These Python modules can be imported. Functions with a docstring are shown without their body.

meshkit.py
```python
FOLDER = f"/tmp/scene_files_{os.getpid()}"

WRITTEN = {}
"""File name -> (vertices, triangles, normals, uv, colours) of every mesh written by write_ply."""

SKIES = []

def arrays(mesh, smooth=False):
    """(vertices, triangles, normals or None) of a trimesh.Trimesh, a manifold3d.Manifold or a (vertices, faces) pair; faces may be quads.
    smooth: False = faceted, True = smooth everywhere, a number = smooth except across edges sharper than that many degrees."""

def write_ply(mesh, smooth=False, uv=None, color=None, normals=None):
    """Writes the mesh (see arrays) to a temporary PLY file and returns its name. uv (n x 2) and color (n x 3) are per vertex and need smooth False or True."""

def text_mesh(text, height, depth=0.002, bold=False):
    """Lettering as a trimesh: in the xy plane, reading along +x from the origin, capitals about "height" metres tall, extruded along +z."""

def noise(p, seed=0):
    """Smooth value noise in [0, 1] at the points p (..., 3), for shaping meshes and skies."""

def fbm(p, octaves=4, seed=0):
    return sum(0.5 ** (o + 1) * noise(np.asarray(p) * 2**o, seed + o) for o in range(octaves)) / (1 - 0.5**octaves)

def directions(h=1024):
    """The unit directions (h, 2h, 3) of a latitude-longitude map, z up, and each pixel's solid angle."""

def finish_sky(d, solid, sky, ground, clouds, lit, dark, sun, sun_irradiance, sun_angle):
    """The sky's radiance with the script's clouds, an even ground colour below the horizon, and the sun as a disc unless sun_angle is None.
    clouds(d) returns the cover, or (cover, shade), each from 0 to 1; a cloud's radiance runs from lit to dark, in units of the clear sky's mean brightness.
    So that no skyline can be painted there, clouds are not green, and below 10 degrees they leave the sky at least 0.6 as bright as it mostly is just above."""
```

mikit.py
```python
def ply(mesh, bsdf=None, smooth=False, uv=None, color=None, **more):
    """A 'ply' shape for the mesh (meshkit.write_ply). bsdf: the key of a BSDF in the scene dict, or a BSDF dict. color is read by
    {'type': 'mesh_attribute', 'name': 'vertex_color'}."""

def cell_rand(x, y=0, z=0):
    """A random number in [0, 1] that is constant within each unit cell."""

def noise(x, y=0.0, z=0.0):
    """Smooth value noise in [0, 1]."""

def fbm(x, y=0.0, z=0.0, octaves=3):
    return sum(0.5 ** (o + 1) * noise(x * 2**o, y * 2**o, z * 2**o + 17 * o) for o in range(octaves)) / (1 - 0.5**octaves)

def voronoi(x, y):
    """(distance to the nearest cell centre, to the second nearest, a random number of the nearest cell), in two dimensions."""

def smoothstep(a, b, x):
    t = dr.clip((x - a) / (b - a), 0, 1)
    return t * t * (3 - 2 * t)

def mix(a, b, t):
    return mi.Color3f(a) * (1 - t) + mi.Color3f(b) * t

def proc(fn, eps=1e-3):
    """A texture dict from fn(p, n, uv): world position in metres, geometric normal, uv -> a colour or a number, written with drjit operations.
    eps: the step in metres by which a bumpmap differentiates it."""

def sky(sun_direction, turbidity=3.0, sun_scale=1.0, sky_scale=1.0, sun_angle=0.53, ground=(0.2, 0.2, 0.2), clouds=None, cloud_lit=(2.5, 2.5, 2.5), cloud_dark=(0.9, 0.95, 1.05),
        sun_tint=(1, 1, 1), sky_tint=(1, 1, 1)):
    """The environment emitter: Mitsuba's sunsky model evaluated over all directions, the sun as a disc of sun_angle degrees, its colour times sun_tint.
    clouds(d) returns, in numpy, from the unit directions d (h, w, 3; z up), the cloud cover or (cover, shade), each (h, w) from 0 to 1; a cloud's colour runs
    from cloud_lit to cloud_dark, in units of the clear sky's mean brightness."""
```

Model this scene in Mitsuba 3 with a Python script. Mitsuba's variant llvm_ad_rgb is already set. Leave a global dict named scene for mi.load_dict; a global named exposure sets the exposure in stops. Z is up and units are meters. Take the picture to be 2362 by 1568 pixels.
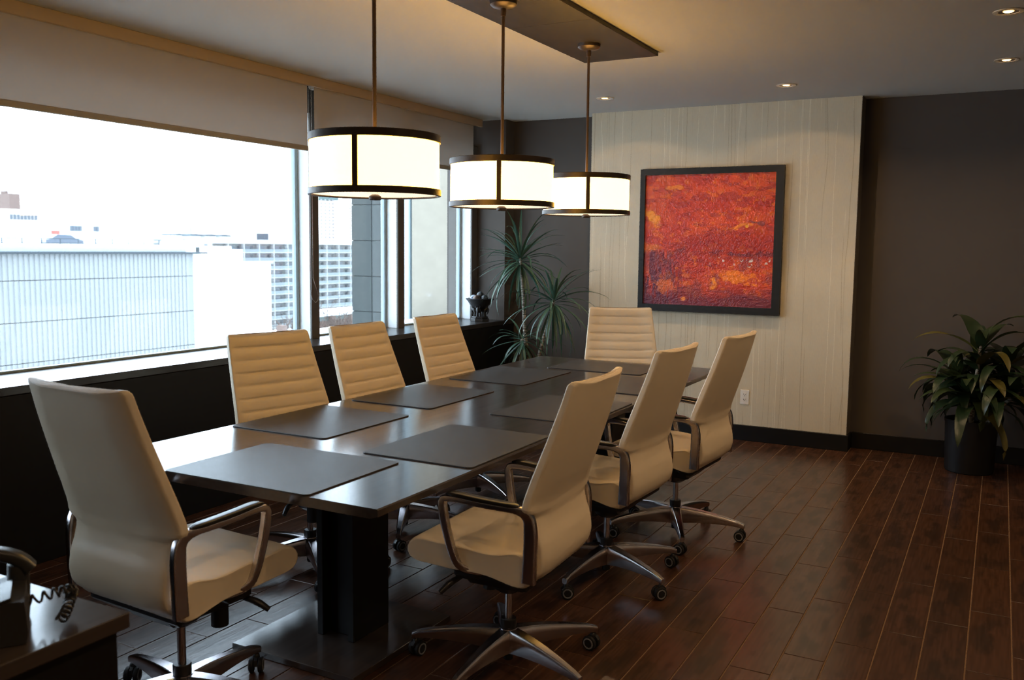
import math, random
import numpy as np
import drjit as dr
import mitsuba as mi
import trimesh
import manifold3d as m3
import mikit, meshkit
from mikit import proc, noise, fbm, voronoi, cell_rand, smoothstep, mix

rng = random.Random(7)
T = mi.ScalarTransform4f
scene, labels = {}, {}

# ------------------------------------------------------------------ camera, sky, exposure
CAM = np.array([0.0, 0.0, 1.5244])
FWD = np.array([-0.4729, 0.8752, -0.1015])
UP = np.array([-0.0575, 0.0844, 0.9948])
scene['camera'] = {'type': 'thinlens', 'fov': 59.167, 'fov_axis': 'x', 'aperture_radius': 0.0035, 'focus_distance': 4.6,
                   'near_clip': 0.05, 'far_clip': 3000.0,
                   'to_world': T().look_at(origin=CAM.tolist(), target=(CAM + FWD).tolist(), up=UP.tolist())}
SKY = 55.0
scene['sky'] = mikit.sky((0.6, -0.5, 0.62), turbidity=4.0, sun_scale=0.0, sky_scale=SKY, ground=(0.35, 0.36, 0.38),
                         clouds=lambda d: np.ones(d.shape[:2]), cloud_lit=(0.84, 1.0, 1.19), cloud_dark=(0.84, 1.0, 1.19))
exposure = 0.0
LAMP = np.array([1.0, 0.51, 0.16])

# ------------------------------------------------------------------ helpers
def key(name, parent=None):
    base = (parent + '__' if parent else '') + name
    k, n = base, 0
    while k in scene or k in labels or any(x.startswith(k + '__') for x in ()):
        n += 1
        k = '%s_%03d' % (base, n)
    return k

_tops = set()
def thing(name, label, cat, group=None):
    k, n = name, 0
    while k in _tops or k in labels:
        n += 1
        k = '%s_%03d' % (name, n)
    _tops.add(k)
    labels[k] = {'label': label, 'category': cat}
    if group: labels[k]['group'] = group
    return k

def part(parent, name, shape, label=None, kind=None):
    k = key(name, parent)
    scene[k] = shape
    if label or kind:
        labels[k] = {}
        if label: labels[k]['label'] = label
        if kind: labels[k]['kind'] = kind
    return k

def single(name, shape, label, cat, group=None):
    k = thing(name, label, cat, group)
    scene[k] = shape
    return k

def struct(name, shape, label=None):
    if shape is not None: scene[name] = shape
    labels[name] = {'kind': 'structure'}
    if label: labels[name]['label'] = label
    return name

def P(mesh, bsdf, smooth=False, M=None, **kw):
    d = mikit.ply(mesh, bsdf, smooth, **kw)
    if M is not None: d['to_world'] = M
    return d

def at(d, M):
    d = dict(d); d['to_world'] = M
    return d

def cbox(x0, x1, y0, y1, z0, z1, c=0.003):
    """box with chamfered edges"""
    c = min(c, (x1-x0)*.45, (y1-y0)*.45, (z1-z0)*.45)
    if c <= 0:
        return trimesh.creation.box(bounds=[[x0, y0, z0], [x1, y1, z1]])
    v = []
    for sx, X in ((1, x0), (-1, x1)):
        for sy, Y in ((1, y0), (-1, y1)):
            for sz, Z in ((1, z0), (-1, z1)):
                v += [[X, Y+sy*c, Z+sz*c], [X+sx*c, Y, Z+sz*c], [X+sx*c, Y+sy*c, Z]]
    return trimesh.convex.convex_hull(np.array(v))

def join(*ms):
    return trimesh.util.concatenate([m for m in ms])

def loft(loops, caps=True, closed=False):
    """loops: (n, m, 3) rings -> closed mesh"""
    L = np.asarray(loops, float); n, m, _ = L.shape
    v = L.reshape(-1, 3); f = []
    rows = n if closed else n-1
    i = np.arange(m); j = (i+1) % m
    for k in range(rows):
        a, b = k*m, ((k+1) % n)*m
        f.append(np.stack([a+i, a+j, b+j], 1)); f.append(np.stack([a+i, b+j, b+i], 1))
    if caps and not closed:
        c0, c1 = len(v), len(v)+1
        v = np.vstack([v, L[0].mean(0), L[-1].mean(0)])
        f.append(np.stack([i*0+c0, j, i], 1)); f.append(np.stack([i*0+c1, (n-1)*m+i, (n-1)*m+j], 1))
    t = trimesh.Trimesh(v, np.vstack(f), process=False)
    if t.volume < 0: t.invert()
    return t

def tube(pts, r, m=10, closed=False):
    pts = np.asarray(pts, float); n = len(pts)
    r = np.broadcast_to(np.asarray(r, float), (n,))
    tan = np.gradient(pts, axis=0) if not closed else np.roll(pts, -1, 0)-np.roll(pts, 1, 0)
    tan /= np.linalg.norm(tan, axis=1, keepdims=True)
    a = np.cross(tan[0], [0, 0, 1.0]);
    if np.linalg.norm(a) < 1e-3: a = np.cross(tan[0], [1.0, 0, 0])
    a /= np.linalg.norm(a); loops = []
    th = np.arange(m)*2*np.pi/m
    for k in range(n):
        a = a - tan[k]*(a@tan[k]); a /= np.linalg.norm(a); b = np.cross(tan[k], a)
        loops.append(pts[k]+r[k]*(np.cos(th)[:, None]*a+np.sin(th)[:, None]*b))
    return loft(loops, closed=closed)

def lathe(prof, n=32, c=(0, 0, 0)):
    """prof: (r, z) pairs from the bottom axis to the top axis"""
    p = np.array(prof, float); p[:, 0] = np.maximum(p[:, 0], 0)
    th = np.arange(n)*2*np.pi/n
    L = [np.stack([r*np.cos(th), r*np.sin(th), th*0+z], 1)+np.asarray(c) for r, z in np.maximum(p, [1e-5, -1e9])]
    return loft(L)

def ring(r0, r1, z0, z1, n=64, c=(0, 0, 0), b=0.0015):
    """tube wall between radii r0 < r1"""
    prof = [(r0+b, z0), (r1-b, z0), (r1, z0+b), (r1, z1-b), (r1-b, z1), (r0+b, z1), (r0, z1-b), (r0, z0+b)]
    th = np.arange(n)*2*np.pi/n
    L = [np.stack([r*np.cos(th), r*np.sin(th), th*0+z], 1)+np.asarray(c) for r, z in prof]
    return loft(np.array(L), closed=True)

def sphere(c, r, sub=3, scale=(1, 1, 1)):
    s = trimesh.creation.icosphere(subdivisions=sub, radius=r)
    s.apply_scale(scale) if np.isscalar(scale) else s.apply_transform(np.diag([*scale, 1.0]))
    s.apply_translation(c)
    return s

def prism(poly, axis, a, b):
    """extrude a 2-D polygon along an axis ('x','y','z') from a to b; polygon coordinates are the other two axes in order"""
    poly = np.asarray(poly, float); n = len(poly)
    def ring_(t):
        o = np.zeros((n, 3))
        ax = 'xyz'.index(axis); rest = [q for q in range(3) if q != ax]
        o[:, rest[0]] = poly[:, 0]; o[:, rest[1]] = poly[:, 1]; o[:, ax] = t
        return o
    return loft([ring_(a), ring_(b)])

def hullchain(pts, rad, n=10):
    """one smooth solid around joints: hulls of consecutive spheres"""
    out = m3.Manifold()
    for (p, r), (q, s) in zip(list(zip(pts, rad))[:-1], list(zip(pts, rad))[1:]):
        a = m3.Manifold.sphere(r, n).translate(list(map(float, p))); b = m3.Manifold.sphere(s, n).translate(list(map(float, q)))
        out = out + m3.Manifold.batch_hull([a, b])
    return out

def tm(man):
    m = man.to_mesh()
    return trimesh.Trimesh(m.vert_properties[:, :3], m.tri_verts, process=False)

# ------------------------------------------------------------------ materials
def rgb(c): return {'type': 'rgb', 'value': [float(x) for x in c]}
def mat(name, color, rough=0.5, spec=0.5, metallic=0.0, **kw):
    d = {'type': 'principled', 'base_color': color if isinstance(color, dict) else rgb(color), 'roughness': rough, 'specular': spec, 'metallic': metallic}
    d.update(kw)
    scene[name] = {'type': 'twosided', 'bsdf': d}
    return name

def bumped(name, color, height, scale=1.0, rough=0.5, spec=0.5, eps=1e-3, **kw):
    d = {'type': 'principled', 'base_color': color if isinstance(color, dict) else rgb(color), 'roughness': rough, 'specular': spec}
    d.update(kw)
    scene[name] = {'type': 'twosided', 'bsdf': {'type': 'bumpmap', 'tex': proc(height, eps=eps), 'scale': scale, 'bsdf': d}}
    return name

mat('m_ceiling', (0.33, 0.322, 0.30), 0.9, 0.1)
mat('m_wall', (0.080, 0.069, 0.061), 0.75, 0.2)
mat('m_wall_cream', (0.42, 0.34, 0.235), 0.8, 0.2)
mat('m_black', (0.0065, 0.006, 0.0062), 0.5, 0.2)
mat('m_baseboard', (0.007, 0.007, 0.0075), 0.4, 0.3)
mat('m_sillwood', (0.022, 0.019, 0.018), 0.22, 0.5)

def wood_dark(p, n, uv):
    g = fbm(p.x*9+3*noise(p.y*1.3, p.x*6), p.y*2.0, p.z*9, 4)
    g2 = noise(p.x*120, p.y*6, p.z*120)
    return mix((0.020, 0.0155, 0.0135), (0.040, 0.029, 0.024), g*0.7+g2*0.3)
mat('m_tablewood', proc(wood_dark), 0.17, 1.0)
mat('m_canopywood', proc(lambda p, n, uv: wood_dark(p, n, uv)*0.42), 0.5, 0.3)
mat('m_pedestal', (0.006, 0.0055, 0.0055), 0.4, 0.25)
bumped('m_pad', (0.020, 0.018, 0.017), lambda p, n, uv: noise(p.x*900, p.y*900)*0.6+noise(p.x*350, p.y*350)*0.4, 0.00025, 0.42, 0.5, eps=4e-4)

L_ = 0.63; W_ = 0.1535; X0_ = -0.035
def tile_color(p, n, uv):
    j = dr.floor((p.x-X0_)/W_)
    ph = 0.44+0.205*j
    i = dr.floor((p.y-ph)/L_)
    r = cell_rand(j, i, 3); r2 = cell_rand(j, i, 9)
    u = (p.x-X0_)/W_-j; v = (p.y-ph)/L_-i
    blot = fbm(p.x*22+r*40, p.y*7+r2*60, 0.0, 4)
    grain = noise(p.x*150+r*30, p.y*9+r2*10)
    mid = smoothstep(0.0, 0.35, u)*smoothstep(1.0, 0.65, u)*smoothstep(0.0, 0.2, v)*smoothstep(1.0, 0.8, v)
    d = smoothstep(0.42, 0.68, blot)*(0.35+0.65*mid)
    base = mix((0.056, 0.0235, 0.0125), (0.043, 0.0185, 0.0105), r)
    c = mix(base, (0.017, 0.010, 0.0075), d*0.7)
    return c*(0.82+0.36*grain)
bumped('m_tile', proc(tile_color), lambda p, n, uv: fbm(p.x*40, p.y*7, 0.0, 3)*0.7+noise(p.x*160, p.y*12)*0.3, 0.0005, 0.25, 0.5, eps=1.5e-3)
mat('m_grout', proc(lambda p, n, uv: mix((0.13, 0.08, 0.046), (0.165, 0.10, 0.06), noise(p.x*60, p.y*60))), 0.85, 0.2)

def paper_lines(x, z):
    out = mi.Float(0)
    for s, ph in ((0.043, 0.0), (0.061, 0.37)):
        k = dr.floor(x/s+ph)
        wig = (noise(z*2.2, k*7.31+ph)-0.5)*0.45+(noise(z*9.0, k*3.7)-0.5)*0.08
        c = x/s+ph-k-0.5-wig
        on = smoothstep(0.47, 0.55, noise(z*1.1+k*5.3, k*1.7, ph*9))
        out = dr.maximum(out, smoothstep(0.062, 0.02, dr.abs(c))*on)
    return out
def paper_sign(x, z):
    k = dr.floor(x/0.043)
    return noise(k*1.3, z*0.8)
def paper_color(p, n, uv):
    l = paper_lines(p.x, p.z); s = smoothstep(0.42, 0.6, paper_sign(p.x, p.z))
    base = mix((0.56, 0.495, 0.37), (0.60, 0.535, 0.405), fbm(p.x*7, p.z*3, 0.0, 3))
    fine = 0.98+0.04*noise(p.x*300, p.z*60)
    return mix(base*fine, mix((0.43, 0.36, 0.235), (0.76, 0.70, 0.56), s), l*0.75)
bumped('m_paper', proc(paper_color), lambda p, n, uv: paper_lines(p.x, p.z), 0.0012, 0.6, 0.35, eps=1.5e-3)
mat('m_paperside', (0.10, 0.085, 0.07), 0.7, 0.2)

LEATHER = (0.64, 0.54, 0.40)
bumped('m_leather', LEATHER, lambda p, n, uv: noise(p.x*420, p.y*420, p.z*420), 0.00025, 0.42, 0.45, eps=6e-4)
scene['m_chrome'] = {'type': 'twosided', 'bsdf': {'type': 'roughconductor', 'material': 'Cr', 'alpha': 0.09, 'specular_reflectance': rgb((0.95, 0.93, 0.9))}}
mat('m_plastic', (0.012, 0.012, 0.013), 0.4, 0.45)
mat('m_rubber', (0.010, 0.010, 0.011), 0.6, 0.3)
mat('m_greyring', (0.16, 0.16, 0.165), 0.45, 0.5)
mat('m_armpad', (0.012, 0.012, 0.012), 0.28, 0.5)
mat('m_bronze', (0.05, 0.036, 0.028), 0.38, 0.5, 0.6)
mat('m_rod', (0.10, 0.066, 0.048), 0.3, 0.5, 0.8)
mat('m_steel', (0.55, 0.54, 0.52), 0.25, 0.5, 1.0)
mat('m_white', (0.80, 0.80, 0.78), 0.4, 0.4)
mat('m_slot', (0.02, 0.02, 0.02), 0.6, 0.2)
mat('m_shadecloth', proc(lambda p, n, uv: mix((0.33, 0.30, 0.26), (0.36, 0.33, 0.29), noise(p.y*700, p.z*700))), 0.85, 0.15)
scene['m_cloth'] = {'type': 'principledthin', 'base_color': rgb((0.42, 0.375, 0.33)), 'roughness': 0.9, 'diff_trans': 0.22}
mat('m_valance', (0.38, 0.29, 0.21), 0.6, 0.3)
mat('m_mullion', (0.72, 0.76, 0.77), 0.45, 0.4)
mat('m_mullionface', (0.075, 0.07, 0.066), 0.5, 0.4)
mat('m_gasket', (0.30, 0.38, 0.42), 0.4, 0.4)
scene['m_glass'] = {'type': 'thindielectric', 'int_ior': 1.5, 'specular_transmittance': rgb((0.93, 0.99, 0.985))}
mat('m_frame', (0.010, 0.010, 0.010), 0.5, 0.3)
mat('m_leafdark', (0.040, 0.090, 0.062), 0.38, 0.5)
mat('m_leafdark2', (0.055, 0.105, 0.065), 0.4, 0.5)
mat('m_leafbroad', proc(lambda p, n, uv: mix((0.015, 0.030, 0.013), (0.030, 0.044, 0.014), smoothstep(0.45, 0.75, fbm(p.x*5, p.y*5, p.z*5, 3)))), 0.33, 0.5)
mat('m_leafyellow', (0.085, 0.075, 0.018), 0.38, 0.5)
mat('m_trunk', proc(lambda p, n, uv: mix((0.10, 0.088, 0.07), (0.34, 0.31, 0.26), smoothstep(0.35, 0.6, noise(p.z*150, p.x*30)))), 0.8, 0.2)
mat('m_soil', (0.02, 0.015, 0.011), 0.95, 0.1)
mat('m_pot', (0.006, 0.006, 0.007), 0.45, 0.4)

# ------------------------------------------------------------------ room shell
XW, YB, YF, ZC = -3.955, 7.374, 7.198, 2.668      # sill front, back wall, papered wall, ceiling
XR, Y0 = 2.3, -1.6
# floor: grout bed with proud tiles
struct('floor', P(cbox(-4.5, XR+.1, Y0-.1, YB+.1, -0.12, -0.0022, 0), 'm_grout'), 'floor of dark brown wood-look tiles with tan grout')
def in_view(x, y):
    d = np.array([x, y, 0.0])-CAM
    z = d@FWD
    rt = np.cross(FWD, UP)
    if z < 0.3: return 0
    u, v = d@rt/z, d@UP/z
    if abs(u) > 0.60 or abs(v) > 0.42: return 0
    return 1.0/z**2*(-(d[2])/np.linalg.norm(d))
tiles = []
for j in range(-26, 16):
    ph = 0.44+0.205*j
    for i in range(-14, 20):
        x0, x1 = X0_+j*W_+0.0026, X0_+(j+1)*W_-0.0026
        y0, y1 = ph+i*L_+0.0021, ph+(i+1)*L_-0.0021
        x0, x1, y0, y1 = max(x0, -4.1), min(x1, XR), max(y0, Y0), min(y1, YB)
        if x1-x0 < 0.01 or y1-y0 < 0.01: continue
        # strips hidden from the lens by the panel under the sill count last
        s = max(in_view(x, y) for x in (x0, (x0+x1)/2, x1) for y in np.linspace(y0, y1, 5)) * ((x1-x0)*(y1-y0))
        if (x0+x1)/2 < XW: s = 0
        tiles.append((s, x0, x1, y0, y1))
tiles.sort(key=lambda t: -t[0])
seen = [t for t in tiles[:300] if t[0] > 0]
rest = [t for t in tiles[:300] if t[0] <= 0]+tiles[300:]
for s, x0, x1, y0, y1 in seen:
    part('floor', 'tile', P(cbox(x0, x1, y0, y1, -0.006, 0.0, 0.0012), 'm_tile'))
part('floor', 'tile_remainder', P(join(*[cbox(x0, x1, y0, y1, -0.006, 0.0, 0.0012) for s, x0, x1, y0, y1 in rest]), 'm_tile'), kind='stuff')

struct('ceiling', P(cbox(-4.6, XR+.1, Y0-.1, YB+.1, ZC, ZC+.2, 0), 'm_ceiling'), 'pale painted ceiling')
struct('wall_back', P(cbox(-4.6, XR+.1, YB, YB+.2, 0, ZC, 0), 'm_wall'), 'dark taupe back wall')
struct('wall_right', P(cbox(XR, XR+.2, Y0, YB, 0, ZC, 0), 'm_wall_cream'), 'cream side wall beyond the right edge')
struct('wall_front', P(cbox(-4.6, XR+.1, Y0-.2, Y0, 0, ZC, 0), 'm_wall_cream'), 'cream wall behind the camera')
struct('wall_column', P(cbox(-4.6, -3.98, 7.21, YB, 0, ZC, 0), 'm_wall'), 'taupe column in the corner beside the window')
struct('wall_feature', P(cbox(-3.136, -0.975, YF, YB, 0, ZC, 0), 'm_paper'), 'projecting wall papered in cream with vertical crackle lines')
part('wall_feature', 'edge_trim', P(cbox(-0.977, -0.971, YF+.004, YB, 0, ZC, 0), 'm_paperside'), 'dark painted return of the papered wall')
struct('wall_left', P(cbox(-4.6, -4.0, Y0, -.30, .868, ZC, 0), 'm_wall'), 'taupe wall before the first window')
struct('wall_upper', P(cbox(-4.6, -4.425, -.30, 7.21, 2.42, ZC, 0), 'm_wall'), 'wall strip above the windows')
struct('wall_window', P(cbox(-4.5, XW-.02, Y0, YB, 0, 0.82, 0), 'm_black'), 'black panelled wall under the window')
part('wall_window', 'sill', P(cbox(-4.42, XW, Y0, 7.368, 0.827, 0.867, 0.004), 'm_sillwood'), 'dark glossy window sill')
part('wall_window', 'panel', P(cbox(XW-.022, XW-.006, Y0, 7.366, 0.0, 0.826, 0.002), 'm_black'))
struct('baseboard_feature', P(cbox(-3.15, -0.957, YF-.014, YF+.02, 0, 0.126, 0.003), 'm_baseboard'), 'black baseboard of the papered wall')
struct('baseboard_back', P(join(cbox(-0.957, XR, YB-.014, YB, 0, 0.126, 0.003), cbox(-3.95, -3.15, YB-.014, YB, 0, 0.126, 0.003)), 'm_baseboard'), 'black baseboard of the back wall')
struct('baseboard_return', P(cbox(-0.972, -0.957, YF+.02, YB-.014, 0, 0.126, 0.002), 'm_baseboard'))
struct('baseboard_right', P(cbox(XR-.014, XR, Y0, YB-.014, 0, 0.126, 0.003), 'm_baseboard'))

# windows: glass, gaskets and mullions
GX = -4.405
spans = [(-.30, 1.9), (1.98, 4.925), (5.005, 5.965), (6.05, 7.115)]
wnames = ['window_4', 'window_1', 'window_2', 'window_3']
wl = ['window beyond the left edge of the photo', 'widest window, left of the first mullion', 'middle window between the two mullions', 'narrow window beside the corner column']
for (a, b), nm, l in zip(spans, wnames, wl):
    struct(nm, None, l)
    glass = trimesh.Trimesh([[GX, a, .867], [GX, b, .867], [GX, b, 2.44], [GX, a, 2.44]], [[0, 1, 2], [0, 2, 3]], process=False)
    part(nm, 'pane', P(glass, 'm_glass'))
    g = 0.028
    part(nm, 'frame', P(join(cbox(GX-.02, GX+.02, a, a+g, .867, 2.44, .003), cbox(GX-.02, GX+.02, b-g, b, .867, 2.44, .003),
                             cbox(GX-.02, GX+.02, a+g, b-g, .867, .867+.012, .002), cbox(GX-.02, GX+.02, a+g, b-g, 2.40, 2.44, .002)), 'm_gasket'))
for q, (a, b) in enumerate([(1.9, 1.98), (4.925, 5.005), (5.965, 6.05), (7.115, 7.209)]):
    nm = struct('trim_%d' % (q+1), P(cbox(-4.44, -4.285, a, b, .867, 2.44, .003), 'm_mullion'), 'pale window mullion with a dark inner face')
    part(nm, 'cover', P(cbox(-4.285, -4.270, a-.001, b+.001, .867, 2.44, .002), 'm_mullionface'), 'dark inner face')
# ceiling-mounted valance and three roller shades
struct('trim_5', P(join(cbox(-4.205, -4.184, Y0, 7.147, 2.603, ZC, .002), cbox(-4.40, -4.205, Y0, 7.147, 2.650, ZC, 0)), 'm_valance'), 'tan valance along the top of the windows')
def shade(y0, y1, x, zb, label):
    k = thing('roller_shade', label, 'roller shade', 'roller shades over the windows')
    part(k, 'cloth', P(trimesh.Trimesh([[x, y0, zb+.03], [x, y1, zb+.03], [x, y1, 2.605], [x, y0, 2.605]], [[0, 1, 2], [0, 2, 3]], process=False), 'm_cloth'))
    part(k, 'hem_bar', P(cbox(x-.006, x+.006, y0, y1, zb, zb+.034, .003), 'm_shadecloth'))
    part(k, 'roller', P(tube([[x-.025, y0, 2.615], [x-.025, y1, 2.615]], 0.024, 14), 'm_shadecloth', 40))
shade(1.94, 4.845, -4.222, 2.170, 'widest grey fabric roller shade, pulled partly down over the wide window')
shade(4.915, 5.948, -4.222, 2.175, 'middle grey roller shade, behind the nearest pendant lamp')
shade(5.962, 7.065, -4.232, 2.186, 'grey roller shade beside the corner column')
shade(-.28, 1.90, -4.222, 1.45, 'grey roller shade pulled lowest, beyond the left edge of the photo')
def cord(y0, x):
    z = np.concatenate([np.linspace(2.6, 1.25, 14), [1.19, 1.15, 1.135]])
    pts = [[x, y0, q] for q in z[:-3]]+[[x, y0+.006, 1.19], [x+.0, y0+.022, 1.15], [x, y0+.05, 1.128], [x, y0+.075, 1.14], [x, y0+.085, 1.17]]+[[x, y0+.03-.0*q, q] for q in np.linspace(1.3, 2.6, 12)]
    return tube(pts, 0.0022, 6)
single('shade_cord', P(cord(4.862, -4.228), 'm_steel', 40), 'thin looped pull cord hanging between the wide shade and the middle shade', 'cord')

# ------------------------------------------------------------------ ceiling panel with pendant lamps
k = thing('ceiling_panel', 'long dark wood panel of boards fixed flat under the ceiling, carrying the lamps', 'ceiling panel')
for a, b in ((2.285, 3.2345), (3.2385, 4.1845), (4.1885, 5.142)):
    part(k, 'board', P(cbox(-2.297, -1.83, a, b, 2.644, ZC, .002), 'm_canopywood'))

def emitter(c): return {'type': 'area', 'radiance': rgb(c)}
SHADE_L = np.array([11.5, 6.0, 0.86])
def pendant(x, y, zb, zt, ang, label):
    k = thing('pendant_lamp', label, 'pendant lamp', 'drum pendant lamps over the table')
    c = (x, y, 0); R = 0.242
    part(k, 'canopy', P(lathe([(0, 2.610), (.028, 2.611), (.05, 2.617), (.062, 2.628), (.064, 2.644), (0, 2.644)], 36, c), 'm_bronze', 40), 'bronze ceiling cup')
    part(k, 'rod', P(tube([[x, y, zb+.02], [x, y, 2.612]], 0.0075, 14), 'm_rod', 40))
    part(k, 'rod_coupling', P(lathe([(0, 2.575), (.012, 2.577), (.013, 2.60), (.012, 2.612), (0, 2.612)], 16, c), 'm_rod', 40))
    sh = P(ring(R-.006, R-.003, zb+.012, zt-.004, 72, c, .0004), 'm_white', 40); sh['emitter'] = emitter(SHADE_L)
    part(k, 'shade', sh, 'glowing white drum shade')
    part(k, 'top_band', P(ring(R-.008, R+.002, zt-.028, zt, 72, c), 'm_bronze', 40), 'bronze rim')
    part(k, 'bottom_band', P(ring(R-.008, R+.004, zb, zb+.024, 72, c), 'm_bronze', 40), 'bronze rim')
    df = P(lathe([(0, zb+.006), (R-.010, zb+.006), (R-.010, zb+.010), (0, zb+.010)], 64, c), 'm_white'); df['emitter'] = emitter((1.75, 1.12, 0.62))
    part(k, 'diffuser', df, 'glowing white disc under the drum')
    part(k, 'finial', P(lathe([(0, zb-.016), (.02, zb-.016), (.023, zb-.012), (.023, zb-.002), (.012, zb+.005), (0, zb+.005)], 24, c), 'm_bronze', 40))
    for q in range(3):
        a = math.radians(ang+120*q)
        b = cbox(R-.010, R+.0035, -.0098, .0098, zb+.02, zt-.02, .001)
        b.apply_transform(trimesh.transformations.rotation_matrix(a, [0, 0, 1])); b.apply_translation(c)
        part(k, 'strut', P(b, 'm_bronze'))
        a2 = math.radians(ang+60+120*q)
        sp = tube([[x+.012*math.cos(a), y+.012*math.sin(a), zt-.045], [x+(R-.008)*math.cos(a), y+(R-.008)*math.sin(a), zt-.012]], .003, 8)
        part(k, 'spoke', P(sp, 'm_bronze', 40))
        bl = P(sphere((x+.10*math.cos(a2), y+.10*math.sin(a2), zb+.10), .03, 2), 'm_white', True); bl['emitter'] = emitter(LAMP*BULB)
        part(k, 'bulb', bl)
BULB = 68.0
pendant(-2.07, 2.745, 1.712, 1.934, -69.5, 'nearest drum pendant lamp, hanging over the near half of the table')
pendant(-2.07, 3.715, 1.712, 1.932, -64, 'middle of the three drum pendant lamps over the table')
pendant(-2.07, 4.687, 1.712, 1.932, -64, 'farthest drum pendant lamp, overlapping the middle one in view')

def downlight(x, y, label):
    k = thing('recessed_downlight', label, 'downlight', 'recessed ceiling downlights')
    c = (x, y, 0)
    part(k, 'trim_ring', P(ring(.046, .068, ZC-.005, ZC, 40, c), 'm_white', 30))
    part(k, 'reflector', P(loft([np.stack([r*np.cos(t)+x, r*np.sin(t)+y, t*0+z], 1) for t in [np.arange(32)*2*np.pi/32] for r, z in ((.046, ZC-.003), (.040, ZC-.0012), (.028, ZC-.0006))], caps=False), 'm_steel', 40))
    d = P(lathe([(0, ZC-.006), (.018, ZC-.0055), (.024, ZC-.002), (0, ZC-.0010)], 24, c), 'm_white', 40); d['emitter'] = emitter(LAMP*DOWN)
    part(k, 'lamp', d, 'glowing lamp face')
    scene['light_'+k] = {'type': 'spot', 'intensity': rgb(np.array([1.0, 0.66, 0.36])*SPOT), 'cutoff_angle': 72, 'beam_width': 34, 'to_world': T().look_at(origin=[x, y, ZC-.012], target=[x, y, 0], up=[0, 1, 0])}
DOWN, SPOT = 6.0, 2.9
downlight(-2.737, 6.514, 'small recessed downlight above the left half of the papered wall')
downlight(-1.387, 6.531, 'small recessed downlight above the right half of the papered wall')
downlight(-0.046, 6.235, 'small recessed downlight in the ceiling above the broad-leaved plant')
downlight(-0.042, 5.008, 'small recessed downlight cut by the top edge of the photo')
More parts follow.
